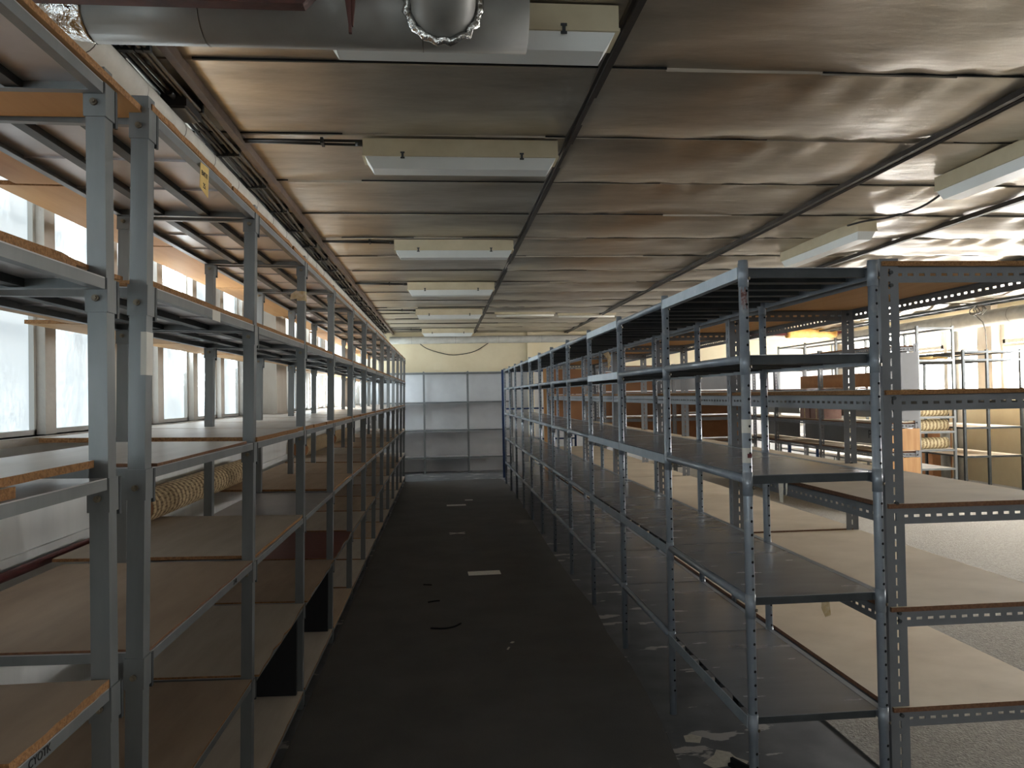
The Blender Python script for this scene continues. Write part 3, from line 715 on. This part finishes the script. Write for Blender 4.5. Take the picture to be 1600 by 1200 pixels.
for (a,e,z0,z1,txt,l,s) in ((10.75,12.0,1.2,1.54,'','dark grey back panel in the middle bay of the far right rack, upper of two',0),(10.75,12.0,.80,1.08,'','dark grey back panel in the middle bay of the far right rack, lower of two',0),(12.2,13.4,1.2,1.54,'ADOR','dark grey panel lettered ADOR in the far right rack',.15),(12.2,13.4,.80,1.08,'','dark grey back panel under the panel lettered ADOR',0),(9.3,10.5,.82,1.08,'PA','dark grey panel lettered PA low in the far right rack',.17),(9.3,10.5,1.2,1.54,'','dark grey back panel above the panel lettered PA',0)):
    b=MB(); b.box(6.02,6.03,a,e,z0,z1); o=b.build('lettered_panel' if txt else 'back_panel','grey_panel_dark'); tag(o,l,'panel')
    if txt:
        me=text_mesh(txt,s,'ink'); link('lettering',me,o,(6.018,(a+.62*(e-a)) if txt=='ADOR' else a+.62*(e-a),(z0+z1)/2),frame_rot((0,-1,0),(0,0,1)))
for (a,e,l) in ((10.65,12.05,'brown cardboard sheet bent along the upper shelf of the far right rack'),(9.2,10.5,'brown cardboard sheet on the near upper shelf of the far right rack')):
    b=MB(); n=10
    P=[(5.98-.10*math.sin(math.pi*i/n),a+(e-a)*i/n) for i in range(n+1)]
    z0=1.622
    for (x,y) in P: b.v+=[(x,y,z0),(x+.006,y,z0),(x+.006,y,z0+.2),(x,y,z0+.2)]
    for i in range(n):
        for (p,q) in ((0,1),(1,2),(2,3),(3,0)): b.f.append((i*4+p,i*4+q,i*4+4+q,i*4+4+p)); b.m.append(0); b.s.append(True)
    b.f.append((0,1,2,3)); b.m.append(0); b.s.append(False); e_=n*4; b.f.append((e_,e_+1,e_+2,e_+3)); b.m.append(0); b.s.append(False)
    o=b.build('cardboard_sheet','card'); tag(o,l,'cardboard')
for i,(y,w,h,l) in enumerate(((10.72,.36,.3,'pinkish carton on the middle shelf of the far right rack, nearer one'),(11.12,.3,.26,'pinkish carton on the middle shelf of the far right rack, farther one'))):
    b=MB(); b.box(5.65,5.95,y,y+w,1.161,1.161+h); b.box(5.648,5.65,y+w*.45,y+w*.55,1.161,1.161+h,1); o=b.build('carton',['pink_box','tape']); tag(o,l,'box','pinkish cartons')

# ------------------------------------------------------------------ slim racks in front of the right windows
simple_rack('slim_rack','tall slim grey rack with white shelves by the right windows',7.02,7.62,10.5,15.2,[7.04,7.60],[2.5,2.02,1.17,.95,.68,.40],2.52,.035,'steel','white',ys=(0,1.15,2.3,3.45,4.6))
simple_rack('dark_rack','dark steel rack with cream shelves in front of the right windows, cut by the frame',7.75,8.7,10.5,12.0,[7.76,8.14,8.68],[2.14,2.02,1.43,1.0,.57],2.16,.035,'dark_steel','cream')
for k,(z,l) in enumerate(((1.171,'striped fabric roll topmost on the slim rack by the right windows'),(.951,'striped fabric roll second down on the slim rack by the right windows'),(.681,'lowest striped fabric roll on the slim rack by the right windows'))):
    o=roll('fabric_roll',l,7.08,10.66+.0,11.14,z,.085,'zebra','striped rolls by the right windows'); o.rotation_euler=(0,0,-math.pi/2)
b=MB(); b.box(0,.36,0,.3,0,.92); b.box(.16,.2,-.002,0,0,.92,1); o=b.build('carton',['card','tape'],None,(8.5,12.35,.008)); tag(o,'tall narrow brown carton on the floor by the right windows','box')
t=thing('gate_valve','black gate valve with two spoked handwheels on the right wall pipe','valve',(8.52,12.12,1.42))
b=MB(); b.cyl((0,-.08,0),(0,.3,0),.06,12); b.cyl((0.06,0,0),(0.06,0,-.55),.07,12); b.build('body','dark_steel',t)
for q,y in enumerate((-.02,.27)):
    b=MB(); c=V((-.28,y,.0)); pts=[c+V((0,math.cos(a)*.13,math.sin(a)*.13)) for a in [2*math.pi*i/20 for i in range(21)]]
    b.tube(pts,.014,8,0,False)
    for a in (0,2.1,4.2): b.cyl(c,c+V((0,math.cos(a)*.13,math.sin(a)*.13)),.01,6)
    b.cyl(c,c+V((.24,0,0)),.014,8); b.build('handwheel','cable',t)
t2=MB(); t2.cyl((8.58,12.12,0.008),(8.58,12.12,.86),.075,12); o=t2.build('riser_pipe','duct'); tag(o,'grey riser pipe under the black gate valve','pipe')
# ------------------------------------------------------------------ blue table
t=thing('blue_table','blue-legged table behind the far right slotted rack','table',(6.3,13.2,0))
b=MB(); b.box(0,.62,0,1.2,.95,.98); b.build('tabletop','white',t)
for x in (.03,.57):
    for y in (.03,1.13): b=MB(); b.box(x-.02,x+.02,y,y+.04,0.008,.95); b.build('leg','blue',t)

# ------------------------------------------------------------------ CEILING: lamps
def lamp(label,x0,y0,L,rz=0.,D=.16,group='boxed ceiling lamps'):
    t=thing('ceiling_lamp',label,'ceiling lamp',(x0,y0,CZ-.012),(0,0,rz),group)
    b=MB(); b.box(0,L,0,D,-.088,.0); b.box(-.004,L+.004,-.004,D+.004,-.094,-.082); b.build('housing','fixture',t)
    b=MB(); a=.012; k=.05
    P=[(a,.006),(L-a,.006),(L-a,D-.006),(a,D-.006)]; Q=[(k,.022),(L-k,.022),(L-k,D-.022),(k,D-.022)]
    b.quadbox([(x,y,-.094) for x,y in P]+[(x,y,-.155) for x,y in Q]); b.build('diffuser','diffuser',t)
    for q in (.2,.81):
        b=MB(); x=L*q; b.box(x-.006,x+.006,-.008,-.004,-.10,-.075); b.box(x-.011,x+.011,-.009,-.004,-.08,-.072); b.box(x-.011,x+.011,-.009,-.003,-.108,-.1); b.build('latch','dark_steel',t)
    return t
LY=[2.58,3.984,6.55,8.99,11.75,15.2-.08]
for i,y in enumerate(LY): lamp('cream boxed fluorescent ceiling lamp over the aisle, %s from the camera'%ORD[i],-.40,y,1.042)
lamp('cream boxed ceiling lamp right of the aisle, cut by the right frame edge',3.39,3.5,1.1,math.pi/2,group='ceiling lamps on the right')
lamp('cream boxed ceiling lamp above the near end of the slotted-angle rack',3.53,5.75,1.5-.1,math.pi/2,group='ceiling lamps on the right')
for i,(x,l) in enumerate(((.87,'slim white ceiling batten right of the aisle lamps at the far end'),(1.95,'second slim white batten, beyond the first on the right'))):
    t=thing('ceiling_batten',l,'ceiling lamp',(x,12.2+.25*i,CZ-.03),(0,0,0),'slim ceiling battens')
    b=MB(); b.box(0,1.0,0,.06,-.025,.02); b.build('housing','fixture',t); b=MB(); b.cyl((.02,.03,-.045),(.98,.03,-.045),.016,10); b.build('tube','tubelight',t)
# feed cables to the lamps
for i,y in enumerate(LY[1:]):
    b=MB()
    for k in (0,1): b.cyl((-1.03,y+.02+k*.028,CZ-.022),(-.402,y+.02+k*.028,CZ-.022-.012*k),.0075,6)
    b.cyl((-.44,y+.034,CZ-.03),(-.402,y+.034,CZ-.03),.016,8); b.box(-.62,-.605,y+.0,y+.07,CZ-.04,CZ-.01)
    o=b.build('lamp_cable','cable'); tag(o,'black feed cables running across the ceiling to the %s aisle lamp'%ORD[i+1],'cable','lamp feed cables')
b=MB(); P=[(3.30,5.78,2.93),(3.28,5.5,2.9),(3.3,5.2,2.86),(3.34,4.9,2.86),(3.36,4.62,2.92)]
P2=[V(P[0]).lerp(V(P[0]),0)]
def smooth(P,n=6):
    out=[]; P=[V(p) for p in P]
    for i in range(len(P)-1):
        p0=P[max(i-1,0)];p1=P[i];p2=P[i+1];p3=P[min(i+2,len(P)-1)]
        for k in range(n):
            t=k/n; out.append(.5*((2*p1)+(-p0+p2)*t+(2*p0-5*p1+4*p2-p3)*t*t+(-p0+3*p1-3*p2+p3)*t**3))
    out.append(P[-1]); return out
b.tube(smooth(P),.008,6); o=b.build('drooping_cable','cable'); tag(o,'black cable drooping between the two right ceiling lamps','cable')
# conduits along the left ceiling
for k,x in enumerate((-1.085,-1.115,-1.145,-1.17,-1.195,-1.22,-1.25,-1.275,-1.30,-1.325)):
    b=MB(); pts=[]; y=YB+.2
    while y<15.9:
        pts.append((x+.008*math.sin(y*1.7+k*2)*(1 if k<2 else .4),y,CZ-.05-.006*math.sin(y*2.3+k))); y+=.3
    b.tube(pts,.0085,6); o=b.build('conduit','cable_grey' if k in (0,1,3) else 'cable'); tag(o,'cable conduit in the bundle along the left ceiling, %s from the brown angle'%ORD[k],'conduit','ceiling conduits')
b=MB(); b.box(-1.345,-1.065,0,.025,CZ-.032,CZ-.003)
for x in (-1.085,-1.115,-1.145,-1.17,-1.195,-1.22,-1.25,-1.275,-1.30,-1.325): b.box(x-.012,x+.012,-.004,.02,CZ-.068,CZ-.03)
cm=b.mesh('conduit_clip',['dark_steel'])
y=2.9
while y<15.8:
    tag(link('conduit_clip',cm,None,(0,y,0)),'dark saddle clip fixing the bundle of conduits to the left ceiling','clip','saddle clips on the ceiling conduits'); y+=.62
b=MB(); b.box(-1.20,-1.09,3.35,3.55,CZ-.10,CZ-.02); b.box(-1.19,-1.10,3.36,3.54,CZ-.108,CZ-.10); b.cyl((-1.145,3.35,CZ-.06),(-1.145,3.30,CZ-.06),.015,8); o=b.build('junction_box','cable'); tag(o,'black junction box on the conduits at the left of the ceiling','junction box')
# ducts
def wrapped_pipe(p0,p1,r,seg,name,mm,jit=.004):
    b=MB(); p0,p1=V(p0),V(p1); K=int((p1-p0).length/seg); pts=[];rs=[]
    for i in range(K+1):
        t=i/K; pts.append(p0.lerp(p1,t)); rs.append(r*(1+random.uniform(-jit,jit)))
    b.tube(pts,rs,20); 
    d=(p1-p0).normalized()
    for i in range(1,K,2): q=p0.lerp(p1,i/K); b.cyl(q,q+d*.004,r*1.012,20,1)
    return b.build(name,[mm,'cable_grey'])
o=wrapped_pipe((-1.21,2.42,2.845),(-1.21,15.75,2.845),.06,.22,'duct_pipe','pipe_wrap',.02); tag(o,'pale lagged pipe running along the left ceiling beside the conduits','pipe')
o=wrapped_pipe((-1.02,2.32,2.785),(.28,2.32,2.785),.105,.31,'cross_duct','duct',.0); tag(o,'fat grey round duct crossing the ceiling near the camera','duct')
b=MB(); b.tube(smooth([(-1.02,2.32,2.785),(-1.10,2.32,2.79),(-1.18,2.35,2.815),(-1.21,2.44,2.84)],6),[.107-.002*i for i in range(19)],20); o=b.build('foil_elbow','foil'); tag(o,'crumpled silver foil elbow joining the fat duct to the lagged pipe','duct elbow')
t=thing('branch_duct','short grey branch duct rising from the fat ceiling duct, foil collar at its root','duct',(.02,2.2,2.75))
b=MB(); b.tube(smooth([(0,.03,.0),(0,-.04,.0),(0,-.11,.035),(0,-.135,.10),(0,-.135,.228)],5),.095,20); b.cyl((0,-.135,.13),(0,-.135,.134),.097,20,1); b.build('duct_tube',['duct','cable_grey'],t)
b=MB(); P=[]
for i in range(37):
    a=2*math.pi*i/36; r_=.106+.005*math.sin(i*2.7); P.append(V((r_*math.cos(a),-.01+.006*math.sin(i*4.1),r_*math.sin(a))))
b.tube(P,.013,8,0,False); b.build('foil_collar','foil',t)
# rust red steel beam and gusset
JZ=2.67
b=MB(); b.box(-1.54,-.36,2.05,2.09,JZ,JZ+.012); b.box(-1.54,-.37,2.05,2.06,JZ+.012,2.95); b.box(-1.54,-.36,2.05,2.12,2.95,2.962)
b.prism([(-.36,2.05,JZ),(-.28,2.05,JZ+.085),(-.28,2.05,JZ+.098),(-.36,2.05,JZ+.012)],(0,.04,0))
o=b.build('steel_joist','rust'); tag(o,'rust-red steel joist crossing the ceiling at the top left','joist')
t=thing('gusset_bracket','rust-red triangular gusset hanging from the ceiling right of the joist','bracket',(-.24,2.06,2.98))
b=MB(); b.prism([(-.045,0,0),(.045,0,0),(.012,0,-.36),(-.0,0,-.36)],(0,.012,0)); b.prism([(.0,-.035,0),(.0,.06,0),(.0,.012,-.38),(.0,.0,-.38)],(.008,0,0)); b.build('plate','rust',t)
b=MB(); b.box(-.06,-.02,-.02,.03,-.25,-.21); b.build('wood_block','ply',t)
# ------------------------------------------------------------------ end wall and right pipes
o=wrapped_pipe((-1.1,15.95,2.80),(8.6,15.95,2.80),.078,.45,'wall_pipe','pipe_wrap',.01); tag(o,'pale lagged pipe along the top of the far end wall','pipe')
b=MB(); P=[(-.5,16.07,2.76),(-.3,16.07,2.62),(.1,16.07,2.5),(.35,16.07,2.49),(.7,16.07,2.56),(1.02,16.07,2.75)]; b.tube(smooth(P),.009,6); o=b.build('hanging_cable','cable'); tag(o,'slack dark cable looping across the cream end wall','cable')
o=wrapped_pipe((8.72,YB+.5,2.70),(8.72,15.6,2.70),.13,.6,'wall_pipe','pipe_wrap',.01); tag(o,'fat pale lagged pipe above the right windows','pipe')
b=MB(); b.box(8.2,8.24,YB+.2,15.9,2.86,2.9); b.box(8.45,8.49,YB+.2,15.9,2.86,2.9)
y=YB+.4
while y<15.8: b.box(8.24,8.45,y,y+.03,2.865,2.88); y+=.4
o=b.build('cable_ladder','dark_steel'); tag(o,'dark cable ladder under the ceiling beside the right windows','cable tray')
t=thing('insulated_pipe','red pipe with tan insulation wrap high on the far right end wall','pipe',(7.15,15.7,2.84))
b=MB(); b.cyl((-.5,0,0),(1.75,0,0),.045,12); b.box(-.2,-.18,-.01,.01,0,.13); b.build('pipe','red_pipe',t)
b=MB(); pts=[(.35+.07*i,0,0) for i in range(17)]; b.tube(pts,[.10+.014*math.sin(i*1.9)+.008*math.sin(i*4.3) for i in range(17)],16); b.build('insulation','insul',t)
# vertical white pipe on the right wall
b=MB(); b.cyl((8.78,12.03,.008),(8.78,12.03,2.56),.06,14); o=b.build('riser_pipe','pipe_wrap'); tag(o,'pale vertical pipe in front of the right windows','pipe')
b=MB(); P=[]
for i in range(60):
    a=i*.42; P.append((8.35+.05*math.sin(a*.7),10.95+(.10+.03*math.sin(i))*math.cos(a),2.80+(.07+.02*math.cos(i*1.3))*math.sin(a)))
P+= [(8.35,10.85,2.6),(8.36,10.8,2.3),(8.36,10.8,1.6)]
b.tube(smooth(P,2),.008,6); o=b.build('wire_coil','cable_grey'); tag(o,'tangled coil of wire hanging under the cable ladder by the right windows','wire')
b=MB(); b.tube(smooth([(4.42,12.54,1.54),(4.42,12.54,1.4),(4.42,12.54,1.28),(4.40,12.54,1.25),(4.3,12.54,1.245),(4.1,12.54,1.245)],4),.014,8); o=b.build('white_conduit','white_paint'); tag(o,'white bent conduit in front of the cross rack brown panel','conduit')
# yellow cloth on the slim rack
b=MB(); n=8
P=[(7.1+.5*i/n,11.0+.1*math.sin(i*1.3),2.03+.035*math.sin(i*1.1)**2) for i in range(n+1)]
for (x,y,z) in P: b.v+=[(x,y-.3,z-.005),(x,y+.4,z-.005),(x,y+.4,z+.01),(x,y-.3,z+.01)]
for i in range(n):
    for (p,q) in ((0,1),(1,2),(2,3),(3,0)): b.f.append((i*4+p,i*4+q,i*4+4+q,i*4+4+p)); b.m.append(0); b.s.append(True)
b.f.append((0,1,2,3)); b.m.append(0); b.s.append(False); b.f.append((n*4,n*4+1,n*4+2,n*4+3)); b.m.append(0); b.s.append(False)
o=b.build('folded_cloth','yellow_fabric'); tag(o,'pale yellow cloth draped on the slim rack by the right windows','cloth')
# ------------------------------------------------------------------ floor odds and ends
def flat(name,label,cat,polys,z,th,mm,group=None):
    b=MB()
    for p in polys: b.prism([(x,y,z) for x,y in p],(0,0,th))
    o=b.build(name,mm); tag(o,label,cat,group); return o
def strip(cx,cy,l,w,a):
    c,s=math.cos(a),math.sin(a); return [(cx+u*c-v*s,cy+u*s+v*c) for u,v in ((-l/2,-w/2),(l/2,-w/2),(l/2,w/2),(-l/2,w/2))]
flat('floor_tape','pale tape strip stuck on the runner, nearest of the tape marks','tape',[strip(.345,6.75,.29,.15,.03)],.0062,.0008,'clear_tape','tape marks on the runner')
flat('floor_tape','pale cross of tape stuck on the runner','tape',[strip(.14,8.75,.2,.03,.5),strip(.14,8.75,.2,.03,-.45)],.0062,.0008,'clear_tape','tape marks on the runner')
flat('floor_tape','pale tape strip beyond the tape cross on the runner','tape',[strip(.17,11.0,.28,.14,.02)],.0062,.0008,'clear_tape','tape marks on the runner')
flat('floor_tape','small pale tape piece farthest along the runner','tape',[strip(.37,11.5,.12,.09,.0)],.0062,.0008,'clear_tape','tape marks on the runner')
def strand(name,label,P,r,mm,cat='string'):
    b=MB(); b.tube(smooth(P,5),r,6); o=b.build(name,mm); tag(o,label,cat)
strand('string','curved black string lying on the runner',[(-.11,5.19,.011),(-.02,5.17,.011),(.05,5.2,.011),(.10,5.27,.011)],.006,'hole')
strand('string','short black thread on the runner beyond the curved string',[(-.14,5.85,.010),(-.08,5.88,.010),(-.05,5.88,.010)],.005,'hole')
strand('string','tiny black thread farthest of the threads on the runner',[(-.19,6.4,.010),(-.15,6.39,.010),(-.12,6.38,.010)],.006,'hole')
flat('paper_scrap','two tiny white scraps on the runner in front of the tape strip','paper',[strip(.385,4.72,.012,.05,-.3),strip(.42,4.83,.02,.03,-.6)],.0062,.001,'paper')
b=MB(); b.obox((1.185,3.12,.002),(.075,-.20,0),(.016,.006,0),(0,0,.012)); b.obox((1.20,3.13,.002),(.085,-.17,0),(.012,.005,0),(0,0,.03)); o=b.build('metal_offcut','hole'); tag(o,'black metal offcut lying on the floor under the nearest right shelf','scrap')
flat('paint_flake','pale flake of bare floor by the runner edge nearest the camera','paint flake',[[(1.09,3.16),(1.12,3.11),(1.18,3.12),(1.25,3.10),(1.29,3.15),(1.25,3.19),(1.24,3.24),(1.19,3.27),(1.16,3.22)]],.0003,.0006,'clear_tape')
flat('paint_flake','second pale flake of bare floor beside the runner edge','paint flake',[[(1.08,3.36),(1.14,3.34),(1.17,3.40),(1.13,3.43),(1.09,3.42)]],.0003,.0006,'clear_tape')

# ------------------------------------------------------------------ light
w=bpy.data.worlds.new('world'); S.world=w; w.use_nodes=True
bg=w.node_tree.nodes['Background']; bg.inputs[0].default_value=(.85,.93,1,1); bg.inputs[1].default_value=1.0
S.view_settings.view_transform='Standard'; S.view_settings.look='None'; S.view_settings.gamma=1; S.view_settings.use_curve_mapping=False
S.view_settings.exposure=0.6
cy=S.cycles; cy.use_denoising=True; cy.max_bounces=10; cy.diffuse_bounces=5; cy.glossy_bounces=5; cy.sample_clamp_indirect=6
